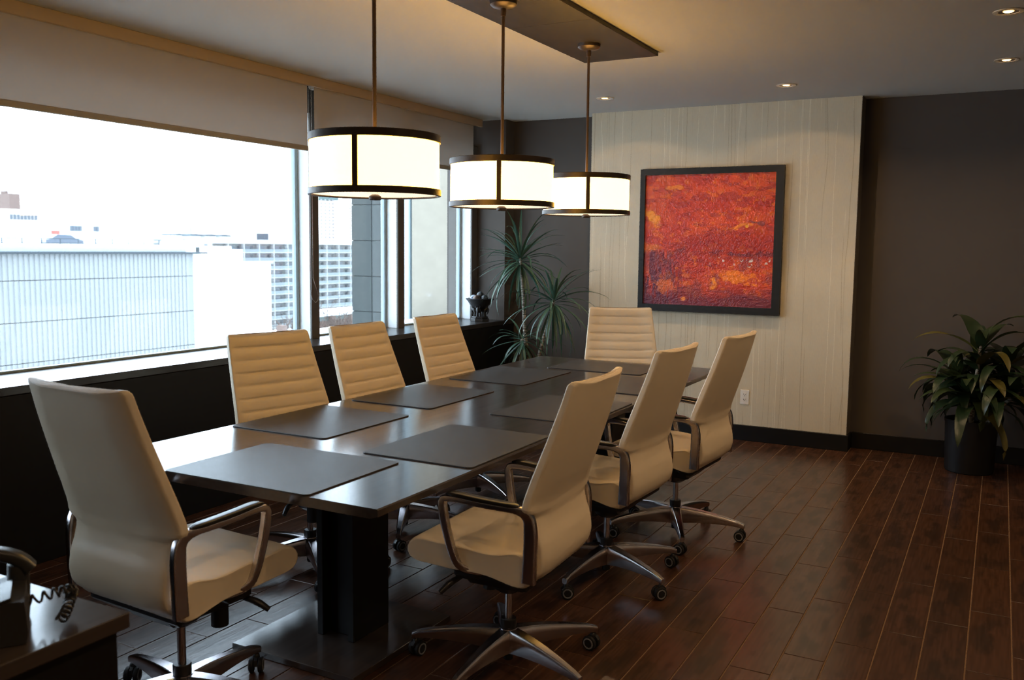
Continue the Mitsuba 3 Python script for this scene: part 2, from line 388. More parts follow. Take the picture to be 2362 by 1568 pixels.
for y, l in ((3.78, 'third recessed downlight of the right row, above the top edge of the photo'), (2.55, 'fourth recessed downlight of the right row, beside the nearest right chair'), (1.32, 'fifth recessed downlight of the right row, nearest in front of the camera'), (0.09, 'sixth recessed downlight of the right row, straight above the camera'), (-1.14, 'last recessed downlight of the right row, behind the camera')):
    downlight(-0.042, y, l)

# ------------------------------------------------------------------ painting, outlet
k = thing('painting', 'square abstract painting in reds and oranges in a wide black frame on the papered wall', 'painting')
fx0, fx1, fz0, fz1 = -2.672, -1.506, 1.018, 2.181
cx0, cx1, cz0, cz1 = -2.630, -1.568, 1.074, 2.131
yf0 = 7.155
def miter(a0, a1, b0, b1):
    return prism([a0, a1, b1, b0], 'y', yf0, YF-.002)
part(k, 'frame', P(join(miter((fx0, fz0), (fx0, fz1), (cx0, cz0), (cx0, cz1)), miter((fx0, fz1), (fx1, fz1), (cx0, cz1), (cx1, cz1)),
                        miter((fx1, fz1), (fx1, fz0), (cx1, cz1), (cx1, cz0)), miter((fx1, fz0), (fx0, fz0), (cx1, cz0), (cx0, cz0))), 'm_frame'), 'flat black frame')
def paint(p, n, uv):
    u = (p.x-cx0)/(cx1-cx0); v = (p.z-cz0)/(cz1-cz0)
    wx = (fbm(u*5, v*5, 1.0, 3)-0.5)*0.16; wy = (fbm(u*5, v*5, 7.0, 3)-0.5)*0.12
    a, b = u+wx, v+wy
    n1 = fbm(u*7, v*9, 3.0, 4); n2 = fbm(u*22, v*30, 5.0, 3); n3 = fbm(u*9, v*26, 11.0, 4); n4 = fbm(u*30, v*8, 13.0, 3)
    c = mix((0.40, 0.030, 0.016), (0.55, 0.062, 0.018), smoothstep(0.35, 0.65, n1))
    c = mix(c, (0.25, 0.016, 0.016), smoothstep(0.50, 0.68, n3)*0.65)
    c = mix(c, (0.66, 0.13, 0.015), smoothstep(0.58, 0.76, n2)*0.55)
    # band of deep red through the middle
    mid = smoothstep(0.32, 0.40, b)*smoothstep(0.62, 0.50, b)*smoothstep(0.12, 0.35, a)
    c = mix(c, (0.25, 0.012, 0.014), mid*(0.45+0.4*n1))
    # orange patches
    def patch(cu, cv, su, sv, jag):
        return smoothstep(1.0, 0.35, dr.sqrt(dr.square((a-cu)/su)+dr.square((b-cv)/sv))+(n2-0.5)*jag)
    c = mix(c, (0.80, 0.25, 0.022), patch(0.055, 0.68, 0.075, 0.085, 1.3))
    c = mix(c, (0.75, 0.20, 0.020), patch(0.24, 0.90, 0.06, 0.025, 1.2)*0.8)
    c = mix(c, (0.62, 0.15, 0.02), patch(0.06, 0.45, 0.10, 0.05, 1.2)*0.7)
    c = mix(c, (0.78, 0.22, 0.02), patch(0.77, 0.585, 0.12, 0.02, 1.6)*0.8)
    c = mix(c, (0.85, 0.35, 0.03), patch(0.815, 0.565, 0.014, 0.018, 0.6))
    # lower zone: dark purple strokes and orange
    low = smoothstep(0.46, 0.40, b)
    pur = low*smoothstep(0.42, 0.05, a+(n4-0.5)*0.5)*smoothstep(0.38, 0.58, n4+0.14)
    c = mix(c, (0.045, 0.012, 0.038), pur*0.85)
    base = smoothstep(0.15, 0.02, b+(n3-0.5)*0.15)
    c = mix(c, (0.085, 0.014, 0.035), base*0.8)
    c = mix(c, (0.12, 0.016, 0.03), low*smoothstep(0.5, 0.66, n1)*0.6)
    c = mix(c, (0.75, 0.17, 0.015), low*patch(0.70, 0.235, 0.17, 0.055, 1.6))
    c = mix(c, (0.80, 0.24, 0.02), patch(0.555, 0.17, 0.035, 0.05, 1.4)*0.9)
    c = mix(c, (0.62, 0.13, 0.03), patch(0.14, 0.18, 0.10, 0.08, 1.5)*0.7)
    c = mix(c, (0.75, 0.2, 0.02), patch(0.33, 0.045, 0.03, 0.03, 1.4)*0.8)
    c = mix(c, (0.06, 0.014, 0.03), patch(0.8, 0.41, 0.26, 0.02, 2.2)*0.6)
    c = mix(c, (0.05, 0.02, 0.035), patch(0.88, 0.605, 0.12, 0.015, 2.2)*0.7)
    c = mix(c, (0.75, 0.62, 0.56), smoothstep(0.66, 0.74, fbm(u*38, v*46, 21.0, 3))*smoothstep(0.05, 0.0, dr.abs(b-0.335))*smoothstep(0.5, 0.6, u))
    return c*1.3
bumped('m_canvas', proc(paint), lambda p, n, uv: fbm(p.x*55+3*noise(p.z*20, p.x*20), p.z*70, 0.0, 4)+0.4*noise(p.x*160, p.z*220), 0.006, 0.38, 0.5, eps=2e-3)
part(k, 'canvas', P(cbox(cx0-.001, cx1+.001, 7.172, YF-.004, cz0-.001, cz1+.001, 0), 'm_canvas'), 'thickly painted red and orange canvas')

k = thing('wall_outlet', 'white electrical outlet low on the papered wall', 'wall outlet')
oc = (-1.757, YF-.006, .352)
part(k, 'plate', P(cbox(oc[0]-.036, oc[0]+.036, oc[1], YF-.0005, oc[2]-.0585, oc[2]+.0585, .0025), 'm_white'))
for s in (-1, 1):
    z = oc[2]+s*.0205
    o = part(k, 'socket', P(cbox(oc[0]-.017, oc[0]+.017, oc[1]-.0025, oc[1]+.001, z-.0145, z+.0145, .002), 'm_white'))
    for dx, h in ((-.0065, .0045), (.0065, .0035)):
        part(o, 'slot', P(cbox(oc[0]+dx-.0012, oc[0]+dx+.0012, oc[1]-.0031, oc[1]-.002, z+.001-h, z+.004+h, 0), 'm_slot'))
    part(o, 'slot', P(cbox(oc[0]-.0025, oc[0]+.0025, oc[1]-.0031, oc[1]-.002, z-.0105, z-.006, .0004), 'm_slot'))

# ------------------------------------------------------------------ conference table and pads
TX0, TX1, TY0, TY1, TZ = -2.932, -1.604, 2.132, 5.879, 0.740
k = thing('conference_table', 'long dark wood conference table on panel pedestals', 'table')
top = prism([(TX0, TZ-.004), (TX0+.004, TZ), (TX1-.004, TZ), (TX1, TZ-.004), (TX1, TZ-.024), (TX1-.03, TZ-.033), (TX0+.03, TZ-.033), (TX0, TZ-.024)], 'y', TY0, TY1)
part(k, 'tabletop', P(top, 'm_tablewood'))
AI = .37
part(k, 'apron', P(join(cbox(TX0+AI, TX0+AI+.025, TY0+AI, TY1-AI, TZ-.14, TZ-.033, .002), cbox(TX1-AI-.025, TX1-AI, TY0+AI, TY1-AI, TZ-.14, TZ-.033, .002),
                        cbox(TX0+AI+.025, TX1-AI-.025, TY0+AI, TY0+AI+.025, TZ-.14, TZ-.033, .002), cbox(TX0+AI+.025, TX1-AI-.025, TY1-AI-.025, TY1-AI, TZ-.14, TZ-.033, .002)), 'm_pedestal'))
for s in (0, 1):
    def my(a, b): return (a, b) if s == 0 else (2*(TY0+TY1)/2-b, 2*(TY0+TY1)/2-a)
    y0, y1 = my(2.388, 3.02)
    part(k, 'base_plate', P(cbox(-2.482, -1.905, y0, y1, 0.0005, .026, .002), 'm_tablewood'))
    y0, y1 = my(2.612, 2.835)
    pd = part(k, 'pedestal', P(cbox(-2.228, -2.109, y0+.045 if s == 0 else y0+.02, y1-.02 if s == 0 else y1-.045, .026, TZ-.033, .002), 'm_pedestal'))
    part(pd, 'side_panel', P(cbox(-2.257, -2.2285, y0, y1, .026, TZ-.033, .002), 'm_pedestal'))
    part(pd, 'side_panel', P(cbox(-2.1085, -2.080, y0, y1, .026, TZ-.033, .002), 'm_pedestal'))

def pad(x0, x1, y0, y1, label, rot=0):
    from shapely.geometry import box as sbox
    w, h = x1-x0, y1-y0
    poly = sbox(-w/2+.02, -h/2+.02, w/2-.02, h/2-.02).buffer(.02, quad_segs=6)
    m = trimesh.creation.extrude_polygon(poly, .0042, engine='earcut')
    c = np.array(poly.exterior.coords)[:-1]
    def rg(ins, z):
        q = np.array(poly.buffer(-ins, quad_segs=6).exterior.coords)[:-1] if ins else c
        return q
    s = 1-.0016/min(w, h)
    L = [np.c_[c*s, np.full(len(c), 0)], np.c_[c, np.full(len(c), .001)], np.c_[c, np.full(len(c), .0036)], np.c_[c*s, np.full(len(c), .0046)]]
    m = loft(L)
    M = T().translate([(x0+x1)/2, (y0+y1)/2, TZ+.0004]).rotate([0, 0, 1], rot)
    single('desk_pad', P(m, 'm_pad', 30, M), label, 'desk pad', 'black desk pads on the table')
pad(-2.522, -1.882, 2.128, 2.642, 'black desk pad at the near end of the table, before the chair seen from behind', 0.8)
pad(-2.108, -1.620, 2.700, 3.345, 'black desk pad on the right side of the table, nearest on that side', 0)
pad(-2.098, -1.612, 3.648, 4.295, 'black desk pad in the middle of the right side, partly behind the nearest right chair', .5)
pad(-2.108, -1.620, 4.560, 5.20, 'black desk pad farthest along the right side, mostly behind chair backs', 0)
pad(-2.905, -2.385, 2.815, 3.425, 'black desk pad on the window side of the table, nearest on that side', 0)
pad(-2.890, -2.400, 3.615, 4.255, 'black desk pad in the middle of the window side of the table', 0)
pad(-2.878, -2.370, 4.525, 5.190, 'black desk pad farthest along the window side of the table', 0)
pad(-2.600, -1.945, 5.290, 5.785, 'black desk pad at the far end of the table, before the end chair', -.6)

# ------------------------------------------------------------------ office chair (built once; local forward +y)
def backrest_mesh():
    prof = np.array([[.344, 1.100], [.338, 1.085], [.322, 1.03], [.290, .93], [.252, .82], [.222, .735], [.207, .680], [.205, .645], [.214, .60], [.230, .55], [.236, .50], [.228, .46], [.205, .430], [.165, .412], [.11, .404]])
    # smooth centre line
    d = np.r_[0, np.cumsum(np.linalg.norm(np.diff(prof, axis=0), axis=1))]
    from scipy.interpolate import PchipInterpolator
    fb, fz = PchipInterpolator(d, prof[:, 0]), PchipInterpolator(d, prof[:, 1])
    dn = PchipInterpolator(prof[::-1, 1][3:], d[::-1][3:])       # z -> arc length
    ss = np.unique(np.round(np.r_[np.linspace(0, .02, 6), np.linspace(.02, d[-1], 120), dn(.668)+np.linspace(-.022, .022, 14)], 5))
    wpts = np.array([[-1, .2325], [0, .212], [.012, .2245], [.03, .2275], [dn(.676), .2675], [dn(.664), .262], [dn(.650), .236], [dn(.642), .2285], [dn(.60), .2265], [d[-1]-.12, .2265], [d[-1], .19]])
    grooves = .062*np.arange(1, 8)+.012
    m = 52; th = (np.arange(m)+.5)*2*np.pi/m
    loops = []
    for s in ss:
        b, z = float(fb(s)), float(fz(s)); e = 1e-3
        t = np.array([float(fb(min(s+e, d[-1]))-fb(max(s-e, 0))), float(fz(min(s+e, d[-1]))-fz(max(s-e, 0)))]); t /= np.linalg.norm(t)
        nrm = np.array([t[1], -t[0]])          # towards smaller b = front
        if nrm[0] > 0 and s < d[-1]*.7: nrm = -nrm
        elif s >= d[-1]*.7:
            nrm = np.array([t[1], -t[0]]);
            if nrm[1] < 0 and nrm[0] > 0: nrm = -nrm
        w = np.interp(s, wpts[1:, 0], wpts[1:, 1])
        thick = np.interp(s, [0, .006, .02, .3, dn(.66), d[-1]], [.012, .028, .038, .044, .044, .024])
        sag = np.interp(s, [0, .35, dn(.66), dn(.60), d[-1]], [.030, .034, .026, .016, .004])
        q = 0.22
        cx = np.sign(np.cos(th))*np.abs(np.cos(th))**q; cy = np.sign(np.sin(th))*np.abs(np.sin(th))**(q*1.8)
        X = w*cx; off = thick/2*(cy)
        front = cy > 0
        g = sum(np.exp(-((s-gg)/.0034)**2) for gg in grooves)
        puff = .0032*np.abs(np.sin(np.pi*(s-.012)/.062)) if s < grooves[-1] else 0
        edge = np.clip((.93-np.abs(cx))/.08, 0, 1)
        off = off+np.where(front, (puff-.0052*g)*edge*cy, 0)
        rearround = np.where(~front, -.0*cx, 0)
        fwd = off+sag*(cx**2-1)
        B = 0
        loops.append(np.stack([X, -(b+nrm[0]*(fwd+thick*.5)), z+nrm[1]*(fwd+thick*.5)], 1))
    return loft(loops)

def seat_mesh():
    prof = np.array([[.185, .412], [.05, .417], [-.10, .422], [-.20, .428], [-.258, .434], [-.286, .452], [-.290, .478], [-.272, .502], [-.18, .513], [-.05, .508], [.08, .505], [.165, .512], [.185, .48]])
    from scipy.interpolate import splprep, splev
    tck, _ = splprep(np.vstack([prof, prof[:1]]).T, s=2e-5, per=True)
    c = np.array(splev(np.linspace(0, 1, 64, endpoint=False), tck)).T
    cen = c.mean(0)
    loops = []
    for x, k in [(-.236, .80), (-.2385, .88), (-.236, .94), (-.228, .985), (-.212, 1.0), (-.15, 1.01), (-.07, 1.0), (0, .992), (.07, 1.0), (.15, 1.01), (.212, 1.0), (.228, .985), (.236, .94), (.2385, .88), (.236, .80)]:
        q = cen+(c-cen)*np.array([1-(1-k)*.35, k])
        loops.append(np.stack([np.full(len(q), x), -q[:, 0], q[:, 1]], 1))
    return loft(loops)

def rsweep(path, hw, ht, m=16, q=.35):
    """rounded-rectangle section along a path (x, y, z); hw: half size across the path in the y-z plane, ht: half size along x"""
    p = np.asarray(path, float); n = len(p)
    hw = np.broadcast_to(hw, (n,)); ht = np.broadcast_to(ht, (n,))
    t = np.gradient(p, axis=0); t /= np.linalg.norm(t, axis=1, keepdims=True)
    th = (np.arange(m)+.5)*2*np.pi/m
    a, b = np.sign(np.cos(th))*np.abs(np.cos(th))**q, np.sign(np.sin(th))*np.abs(np.sin(th))**q
    L = []
    for k in range(n):
        side = np.array([1.0, 0, 0]); side -= t[k]*(side@t[k]); side /= np.linalg.norm(side)
        nn = np.cross(t[k], side)
        L.append(p[k]+np.outer(a*hw[k], nn)+np.outer(b*ht[k], side))
    return loft(L)

def smooth_path(pts, n=40):
    from scipy.interpolate import PchipInterpolator
    pts = np.asarray(pts, float); d = np.r_[0, np.cumsum(np.linalg.norm(np.diff(pts, axis=0), axis=1))]
    t = np.linspace(0, d[-1], n)
    return np.stack([PchipInterpolator(d, pts[:, i])(t) for i in range(3)], 1), t/d[-1]

def arm_mesh(s):
    x = .247
    pts = [(x, -.192, .428), (x, -.195, .50), (x, -.197, .58), (x, -.193, .636), (x+.003, -.178, .662), (x+.006, -.15, .671), (x+.008, -.10, .672), (x+.010, 0, .676), (x+.010, .085, .682), (x+.010, .118, .680),
           (x+.009, .130, .664), (x+.008, .126, .62), (x+.004, .112, .55), (x-.002, .090, .475), (x-.008, .074, .446), (x-.02, .045, .430), (x-.035, -.005, .424)]
    p, t = smooth_path(pts, 70)
    p[:, 0] *= s
    hw = np.interp(t, [0, .2, .27, .33, .55, .62, .68, .9, 1], [.024, .023, .018, .010, .010, .012, .015, .013, .010])
    ht = np.interp(t, [0, .2, .3, .55, .7, 1], [.011, .0115, .013, .014, .012, .010])
    return rsweep(p, hw, ht)
def armpad_mesh(s):
    x = .2565
    p, t = smooth_path([(x, -.158, .686), (x, -.10, .6875), (x+.001, 0, .6925), (x+.001, .09, .698), (x+.001, .112, .696)], 24)
    p[:, 0] *= s
    hw = np.interp(t, [0, .04, .12, .9, .97, 1], [.002, .006, .008, .008, .006, .003]); ht = np.interp(t, [0, .05, .15, .9, 1], [.008, .014, .018, .018, .010])
    return rsweep(p, hw, ht, 16, .55)
def leg_mesh():
    n = 22; L = []
    u = np.linspace(0, 1, n)
    for t in u:
        r = .022+t*.345
        ztop = .148-.052*t**1.7-.004*np.exp(-((t-1)/.05)**2)
        h = .062*(1-t)**1.1+.024
        w = .019*(1-t)+.0125
        z = ztop-h/2
        a = np.array([[-.62, 1], [.62, 1], [.85, .8], [1, .25], [.8, -1], [-.8, -1], [-1, .25], [-.85, .8]])
        L.append(np.stack([np.full(8, r), a[:, 0]*w, z+a[:, 1]*h/2], 1))
    return loft(L)
def caster_body():
    m = hullchain([(0, 0, .052), (.0, 0, .060)], [.013, .012], 12)
    stem = trimesh.creation.cylinder(.006, .03, 12); stem.apply_translation((0, 0, .075))
    hood = prism([(-.030, .030), (-.024, .050), (-.008, .0605), (.012, .0585), (.024, .046), (.022, .040), (.006, .048), (-.012, .046), (-.022, .030)], 'y', -.006, .006)
    return join(tm(m), stem, hood)
def wheel_mesh(s):
    pr = [(0, -.0085), (.0225, -.0085), (.0275, -.006), (.0285, 0), (.0275, .006), (.0225, .0085), (0, .0085)]
    w = lathe([(r, z) for r, z in pr], 28); w.apply_transform(trimesh.transformations.rotation_matrix(np.pi/2, [1, 0, 0])); w.apply_translation((-.008, s*.0155, .0285))
    return w
def wring_mesh(s):
    w = ring(.016, .0215, -.0012, .0012, 28, b=.0004); w.apply_transform(trimesh.transformations.rotation_matrix(np.pi/2, [1, 0, 0])); w.apply_translation((-.008, s*.0245, .0285))
    return w
def mech_mesh():
    a = cbox(-.125, .125, -.13, .14, .328, .412, .03)
    b = lathe([(0, .285), (.034, .285), (.055, .30), (.070, .335), (0, .345)], 24)
    c = cbox(-.215, .215, -.175, -.09, .378, .416, .012); d_ = cbox(-.205, .205, .02, .12, .380, .420, .012)
    e = trimesh.creation.cylinder(.028, .085, 20); e.apply_translation((.06, .105, .300))
    return join(a, b, c, d_, e)
ARM = {s: P(arm_mesh(s), 'm_chrome', 35) for s in (-1, 1)}
PAD = {s: P(armpad_mesh(s), 'm_armpad', 40) for s in (-1, 1)}
BACK, SEAT = P(backrest_mesh(), 'm_leather', 50), P(seat_mesh(), 'm_leather', 50)
LEG, CAST = P(leg_mesh(), 'm_chrome', 35), P(caster_body(), 'm_plastic', 40)
WHEEL = {s: P(wheel_mesh(s), 'm_rubber', 40) for s in (-1, 1)}
WRING = {s: P(wring_mesh(s), 'm_greyring', 40) for s in (-1, 1)}
MECH = P(mech_mesh(), 'm_plastic', 30)
HUB = P(lathe([(0, .058), (.020, .058), (.023, .062), (.027, .10), (.033, .135), (.034, .150), (.0, .150)], 28), 'm_chrome', 40)
TIP = P(lathe([(0, .028), (.0165, .028), (.018, .031), (.018, .058), (0, .058)], 20), 'm_rubber', 40)
COLLAR = P(lathe([(0, .150), (.028, .150), (.0295, .154), (.0295, .180), (.027, .184), (0, .184)], 24), 'm_plastic', 40)
COL = P(lathe([(0, .183), (.0135, .183), (.0135, .34), (0, .34)], 20), 'm_chrome', 40)
def lever(s, drop):
    pts = [(s*.06, .08, .385), (s*.14, .10, .378), (s*.20, .12, .366), (s*.245, .145, .366-drop)]
    p, t = smooth_path(pts, 18)
    return tube(p, np.interp(t, [0, .5, .8, 1], [.007, .009, .012, .009]), 12)
LEVER = {1: P(lever(1, .03), 'm_plastic', 40), -1: P(lever(-1, .03), 'm_plastic', 40)}
RIVET = P(sphere((0, 0, 0), .007, 2), 'm_chrome', True)

def chair(x, y, rot, legoff, label, turn=0.0, dz=0.0):
    k = thing('office_chair', label, 'office chair', 'cream leather office chairs around the table')
    M = T().translate([x, y, dz]).rotate([0, 0, 1], rot)
    M0 = T().translate([x, y, 0]).rotate([0, 0, 1], rot)
    part(k, 'backrest', at(BACK, M)); part(k, 'seat', at(SEAT, M))
    for s in (-1, 1):
        a = part(k, 'armrest', at(ARM[s], M), 'chrome arm frame')
        part(a, 'arm_pad', at(PAD[s], M), 'black arm pad')
        part(k, 'lever', at(LEVER[s], M))
    part(k, 'tilt_mechanism', at(MECH, M)); part(k, 'gas_column', at(COL, M0)); part(k, 'column_collar', at(COLLAR, M0)); part(k, 'base_hub', at(HUB, M0)); part(k, 'column_foot', at(TIP, M0))
    r = random.Random(int(abs(x*1000+y*77)))
    for q in range(5):
        a = legoff+72*q
        ML = T().translate([x, y, 0]).rotate([0, 0, 1], a)
        part(k, 'leg', at(LEG, ML), 'chrome base leg')
        sw = r.uniform(-75, 75)+turn
        MC = ML @ T().translate([.354, 0, 0]).rotate([0, 0, 1], sw)
        c = part(k, 'caster', at(CAST, MC))
        for s in (-1, 1):
            part(c, 'wheel', at(WHEEL[s], MC)); part(c, 'wheel_ring', at(WRING[s], MC), 'grey ring')
chair(-2.25, 1.95, -3.0, 22, 'cream office chair at the near end of the table, seen from behind beside the telephone', dz=0.03)
chair(-1.510, 2.790, 92.6, 52, 'nearest cream office chair on the right side of the table, its whole seat in view')
chair(-1.555, 3.830, 87.0, 47, 'middle cream office chair on the right side of the table')
chair(-1.477, 4.607, 86.0, 6, 'farthest cream office chair on the right side of the table, before the wall outlet')
chair(-2.822, 3.224, -102.8, 30, 'nearest cream ribbed chair on the window side, turned a little towards the camera')
chair(-2.768, 3.921, -91.5, 12, 'middle cream ribbed chair on the window side of the table')
chair(-2.766, 4.700, -90.9, 40, 'farthest cream ribbed chair on the window side, near the carved bowl')
chair(-2.276, 5.852, 207.0, 10, 'cream ribbed chair at the far end of the table, in front of the papered wall')

# ------------------------------------------------------------------ desk with telephone (bottom left corner)
k = thing('side_desk', 'dark wood desk corner carrying the telephone at the lower left', 'desk')
part(k, 'desktop', P(cbox(-3.05, -1.600, .52, 1.252, .706, .740, .002), 'm_tablewood'))
part(k, 'body', P(cbox(-3.02, -1.622, .55, 1.236, .09, .706, .002), 'm_pedestal'))
part(k, 'plinth', P(cbox(-3.0, -1.65, .57, 1.21, 0.0, .09, .002), 'm_pedestal'))
k = thing('telephone', 'black desk telephone on the side desk, out of focus', 'telephone')
# local frame: x along the handset, y towards the back of the phone; then placed
body = prism([(-.11, .0), (.10, .0), (.105, .02), (.10, .085), (.075, .088), (-.105, .034), (-.11, .02)], 'x', -.11, .065)
MP = T().translate([-1.752, 1.000, .7415]).rotate([0, 0, 1], -35)
part(k, 'body', P(body, 'm_plastic', False, MP))
scr = prism([(.012, .0703), (.078, .0895), (.076, .095), (.010, .0755)], 'x', -.052, .058)
part(k, 'display', P(scr, 'm_armpad', False, MP))
hs, t_ = smooth_path([(-.085, -.12, .078), (-.085, -.105, .102), (-.085, -.04, .138), (-.085, .03, .146), (-.085, .085, .128), (-.085, .108, .104)], 26)
hm = rsweep(hs, np.interp(t_, [0, .2, .5, .8, 1], [.014, .013, .010, .013, .014]), np.interp(t_, [0, .2, .5, .8, 1], [.024, .022, .017, .022, .024]), 16, .55)
part(k, 'handset', P(hm, 'm_armpad', 40, MP))
for s, y, zt_ in ((0, -.095, .090), (1, .085, .120)):
    part(k, 'handset_rest', P(lathe([(0, .03), (.020, .03), (.022, .07), (.020, zt_-.004), (0, zt_)], 20, (-.085, y, 0)), 'm_plastic', 40, MP))
btn = P(cbox(-.007, .007, -.005, .005, 0, .005, .0015), 'm_greyring')
for i in range(4):
    for j in range(4):
        yy = -.088+i*.022
        part(k, 'button', at(btn, MP @ T().translate([-.042+j*.028, yy, .0338+(yy+.11)*.30])))
th = np.linspace(0, 2*np.pi*15, 15*14)
u = th/th[-1]
cx_ = np.stack([-1.735+.085*u+.02*np.sin(u*7), 1.105+.085*np.sin(u*3.0), .786+.020*np.sin(u*5.2)*(1-u*.6)-.014*u], 1)
tan = np.gradient(cx_, axis=0); tan /= np.linalg.norm(tan, axis=1, keepdims=True)
n1 = np.cross(tan, [0, 0, 1.0]); n1 /= np.linalg.norm(n1, axis=1, keepdims=True); n2 = np.cross(tan, n1)
part(k, 'cord', P(tube(cx_+.0095*(np.cos(th)[:, None]*n1+np.sin(th)[:, None]*n2), .0028, 6), 'm_plastic', 40), 'coiled black cord')

# ------------------------------------------------------------------ carved bowl with balls on the sill
bx, by, bz = -4.105, 6.985, .867
k = thing('carved_bowl', 'dark bowl on carved animal-shaped legs standing on the window sill', 'bowl')
mat('m_bowl', (0.016, 0.014, 0.014), 0.35, 0.5)
part(k, 'plinth', P(join(lathe([(0, 0), (.084, 0), (.086, .004), (.086, .022), (.080, .026), (0, .026)], 8, (bx, by, bz)), lathe([(0, .026), (.074, .026), (.076, .030), (.076, .040), (.070, .044), (0, .044)], 8, (bx, by, bz))), 'm_bowl'))
part(k, 'dish', P(lathe([(0, .108), (.03, .110), (.062, .125), (.092, .15), (.112, .182), (.1265, .196), (.1285, .202), (.124, .205), (.116, .200), (.100, .182), (.07, .158), (0, .150)], 48, (bx, by, bz)), 'm_bowl', 40))
for q in range(4):
    a = math.radians(15+90*q)
    body = hullchain([(.045, -.014, .046), (.044, -.014, .075), (.046, -.012, .098)], [.010, .009, .012]) + hullchain([(.045, .014, .046), (.044, .014, .075), (.046, .012, .098)], [.010, .009, .012]) \
        + hullchain([(.030, 0, .095), (.050, 0, .102), (.062, 0, .118)], [.020, .024, .017]) + hullchain([(.062, 0, .118), (.074, 0, .108), (.076, 0, .085), (.068, 0, .066)], [.015, .010, .007, .005]) \
        + hullchain([(.062, -.016, .122), (.070, -.022, .150), (.086, -.016, .172)], [.008, .007, .007]) + hullchain([(.062, .016, .122), (.070, .022, .150), (.086, .016, .172)], [.008, .007, .007])
    part(k, 'carved_leg', P(tm(body), 'm_bowl', 50, T().translate([bx, by, bz]).rotate([0, 0, 1], 15+90*q)))
def swirl(c0, c1, f):
    return proc(lambda p, n, uv: mix(c0, c1, smoothstep(0.42, 0.58, fbm(p.x*f, p.y*f, p.z*f, 3))))
mat('m_ballblue', swirl((0.05, 0.07, 0.14), (0.42, 0.47, 0.55), 90), 0.3, 0.5)
mat('m_ballbrown', swirl((0.05, 0.03, 0.022), (0.16, 0.09, 0.05), 60), 0.35, 0.5)
mat('m_balldark', swirl((0.02, 0.02, 0.024), (0.07, 0.08, 0.085), 70), 0.35, 0.5)
for dx, dy, dz, m_, l in ((-.065, -.018, .195, 'm_ballblue', 'blue and white patterned ball at the left in the carved bowl'), (-.005, -.062, .196, 'm_ballbrown', 'brown ball at the front of the carved bowl'),
                          (.058, -.010, .198, 'm_balldark', 'dark ball at the right in the carved bowl'), (-.022, .052, .196, 'm_ballblue', 'blue and white patterned ball at the back of the carved bowl'), (.004, -.002, .225, 'm_balldark', 'dark ball on top in the middle of the carved bowl')):
    single('decorative_ball', P(sphere((bx+dx*.88, by+dy*.88, bz+dz+.007), .033, 3), m_, True), l, 'ball', 'balls in the carved bowl')

# ------------------------------------------------------------------ plants
def leaf(base, az, el, length, width, droop, n=12, fold=.25, wave=0.0, clampf=None, seed=0):
    rr = random.Random(seed)
    pts = [np.array(base, float)]; e = el; step = length/(n-1); twist = rr.uniform(-.25, .25)
    dirs = []
    for i in range(n-1):
        d = np.array([math.cos(e)*math.cos(az), math.cos(e)*math.sin(az), math.sin(e)]); dirs.append(d)
        q = pts[-1]+d*step
        if clampf is not None: q = clampf(q)
        pts.append(q); e -= droop*(0.4+1.2*i/n)/n; az += twist/n
    dirs.append(dirs[-1]); pts = np.array(pts); V = []
    for i, (p, d) in enumerate(zip(pts, dirs)):
        t = i/(n-1)
        w = width*.5*(min(1, .35+t*3.2))*(1-t**2.6)**.8+.0006
        side = np.cross(d, [0, 0, 1.0]); side /= max(np.linalg.norm(side), 1e-6); nn = np.cross(side, d)
        wv = wave*math.sin(t*9+seed)
        V += [p+side*w+nn*(w*fold+wv*w), p+nn*0, p-side*w+nn*(w*fold-wv*w)]
    F = []
    for i in range(n-1):
        a = 3*i
        F += [[a, a+3, a+1], [a+1, a+3, a+4], [a+1, a+4, a+2], [a+2, a+4, a+5]]
    V = np.array(V)
    if clampf is not None: V = np.array([clampf(v) for v in V])
    return trimesh.Trimesh(V, F, process=False)

def clamp_left(q):
    q = q.copy()
    ylim = 7.19 if q[0] > -3.17 else (7.365 if q[0] > -3.97 else 7.20)
    if q[1] > ylim: q[1] = ylim
    if q[0] < -4.15: q[0] = -4.15
    if q[0] < -3.93 and q[2] < .875: q[2] = .875
    if q[1] < 5.93 and q[0] > -3.0 and q[2] < .76: q[1] = 5.93
    return q
k = thing('spiky_potted_plant', 'tall spiky dracaena with narrow leaves in the corner behind the table', 'potted plant')
px_, py_ = -3.55, 6.84
part(k, 'pot', P(lathe([(0, 0), (.12, 0), (.125, .01), (.155, .27), (.162, .28), (.162, .30), (.148, .30), (.145, .27), (0, .27)], 36, (px_, py_, 0)), 'm_pot', 40))
part(k, 'soil', P(lathe([(0, .268), (.14, .27), (.12, .28), (0, .285)], 24, (px_, py_, 0)), 'm_soil', 40))
st = [([(px_, py_, .26), (px_-.0, py_, .55), (-3.595, 6.88, .85), (-3.625, 6.9, 1.15), (-3.655, 6.9, 1.44)], [.022, .020, .016, .014, .012]),
      ([(px_+.05, py_+.02, .26), (-3.44, 6.85, .6), (-3.36, 6.86, .9), (-3.315, 6.87, 1.09)], [.018, .016, .013, .012]),
      ([(px_-.04, py_-.05, .26), (-3.585, 6.79, .55), (-3.575, 6.80, .75)], [.016, .014, .012])]
for pts, r_ in st:
    p, t = smooth_path(pts, 24)
    part(k, 'stem', P(tube(p, np.interp(t, np.linspace(0, 1, len(r_)), r_), 12), 'm_trunk', 40), 'pale ringed stem')
lr = random.Random(11); sd = 0
